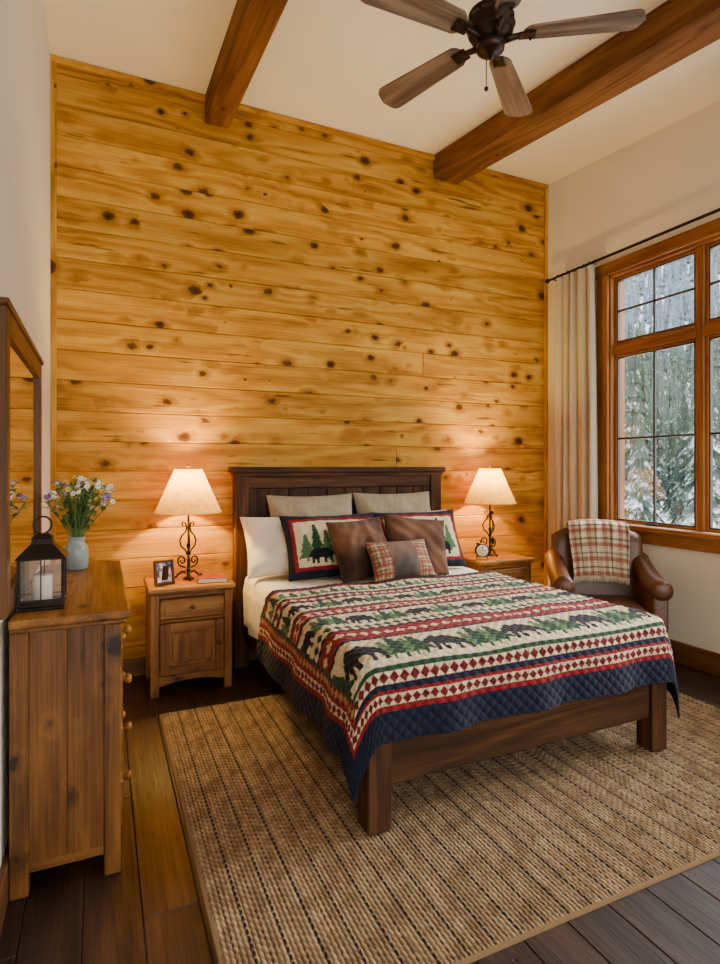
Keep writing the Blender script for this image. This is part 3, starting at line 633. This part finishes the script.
m.tube([(-.035,-.02,-.055),(-.036,-.02,-.23)],.0018,bronze,5,M=A); m.sphere((-.036,-.02,-.235),.010,bronze,8,M=A)
for i in range(30): m.sphere((-.036,-.02,-.08-.0046*i),.0026,bronze,6,M=A)
m.obj('ceiling_fan')
# ------------------------------------------------------------------ outdoors
SN=NT('snow'); SN.l(SN.ramp(SN.noise(SN.obj(),.05,4),[(.3,C('ccd5de')),(.7,C('eaeff4'))]),SN.b.inputs['Base Color']); SN.set(Roughness=.9)
m=MB(); nd,na=120,160
d=np.concatenate([np.linspace(6,60,40),np.linspace(64,420,80)])[:,None]; th=np.radians(np.linspace(-50,85,na))[None,:]
X=3.9+d*np.cos(th); Y=d*np.sin(th)
def terr(X,Y,d): 
    q=np.clip((d-60)/220,0,1); return -2.2+.4*noise2(X,Y,.08,3)*np.clip(d/30,0,1)+ (q*q*(3-2*q))*(84+15*noise2(X,Y,.014,5))+3*noise2(X,Y,.06,7)*q
Z=terr(X,Y,d); P=np.stack([X,Y,Z],-1)
m.grid(P,SN.m); m.obj('snowy_mountain')
def conifer(name,leaf,snow,ns):
    Q=NT(name); ge=Q.n('ShaderNodeNewGeometry'); sp=Q.n('ShaderNodeSeparateXYZ'); Q.l(ge.outputs['Normal'],sp.inputs[0]); nz=Q.math('ABSOLUTE',sp.outputs[2])
    nn=Q.noise(Q.obj(),ns,4,.7); f=Q.mr(Q.math('ADD',nn,Q.math('MULTIPLY',nz,.35)),.60,.80,0.,1.)
    Q.l(Q.mix(f,leaf,snow),Q.b.inputs['Base Color']); Q.set(Roughness=.95); return Q.m
TR1=conifer('snowy_conifer',C('3c5146'),C('e6ecf1'),3); TR2=conifer('hazy_conifer',C('72828a'),C('ccd5dc'),1); TR3=conifer('midground_conifer',C('55685f'),C('dbe3e8'),2)  # aerial haze put into the paler leaf and snow colours of farther trees
bark=plain('bark',C('40342c'),.9,bump=0)
m=MB(); r=np.random.default_rng(11)
def tree3(dd,t,nl,sg,mat,Hs):
    X_=3.9+dd*math.cos(t); Y_=dd*math.sin(t)
    H=r.uniform(5.2,9.2)*Hs; W=H*r.uniform(.10,.14); z0=float(terr(np.array(X_),np.array(Y_),np.array(dd)))-.3; V=[];Fc=[]
    for l in range(nl):
        f0=l/nl; zb=H*(.08+.92*f0); ztp=H*(.08+.92*min(1,(l+1.9)/nl)); rad=W*(1-f0)**.85*r.uniform(.8,1.15)+.05; b0=len(V)
        V.append((X_,Y_,z0+ztp)); ph=r.uniform(0,6)
        for k in range(sg*2): 
            an=ph+k*pi/sg; rr_=rad*(1 if k%2==0 else .5)*r.uniform(.75,1.2); V.append((X_+rr_*math.cos(an),Y_+rr_*math.sin(an),z0+zb-(.15*rad if k%2==0 else -.12*rad)))
        for k in range(sg*2): Fc.append((b0,b0+1+k,b0+1+(k+1)%(sg*2)))
    m.add(V,Fc,mat); return X_,Y_,z0,H
for k in range(560):
    dd=26+64*r.uniform()**.8
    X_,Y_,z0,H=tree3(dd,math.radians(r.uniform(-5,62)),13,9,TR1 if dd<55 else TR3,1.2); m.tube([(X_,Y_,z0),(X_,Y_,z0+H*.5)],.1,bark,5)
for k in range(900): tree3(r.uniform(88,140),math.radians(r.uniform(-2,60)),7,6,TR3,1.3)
k=0
while k<2600:
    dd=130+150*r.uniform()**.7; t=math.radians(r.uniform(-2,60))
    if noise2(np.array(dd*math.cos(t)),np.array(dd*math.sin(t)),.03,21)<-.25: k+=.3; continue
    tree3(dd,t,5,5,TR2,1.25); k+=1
m.obj('snowy_conifer_forest')
# ------------------------------------------------------------------ light
w=bpy.data.worlds.new('overcast_sky'); bpy.context.scene.world=w; w.use_nodes=True; bg=w.node_tree.nodes['Background']; bg.inputs[0].default_value=(.98,.985,1,1); bg.inputs[1].default_value=4.9
def sun(name,dir_,E,ang,col):
    L=bpy.data.lights.new(name,'SUN'); L.energy=E; L.angle=math.radians(ang); L.color=col; o=bpy.data.objects.new(name,L); bpy.context.scene.collection.objects.link(o)
    o.rotation_euler=Vector(dir_).to_track_quat('-Z','Y').to_euler()
sun('overcast_sun',(-.85,.12,-.55),12,35,(.98,.985,1))
# ------------------------------------------------------------------ camera
cam=bpy.data.cameras.new('camera'); co=bpy.data.objects.new('camera',cam); bpy.context.scene.collection.objects.link(co)
co.location=(0,0,1.4); co.rotation_euler=(pi/2,0,-math.radians(24.4)); cam.sensor_fit='AUTO'; cam.sensor_width=36; cam.lens=572/964*36; cam.shift_y=-15/964; cam.clip_start=.05; cam.clip_end=1000
bpy.context.scene.camera=co
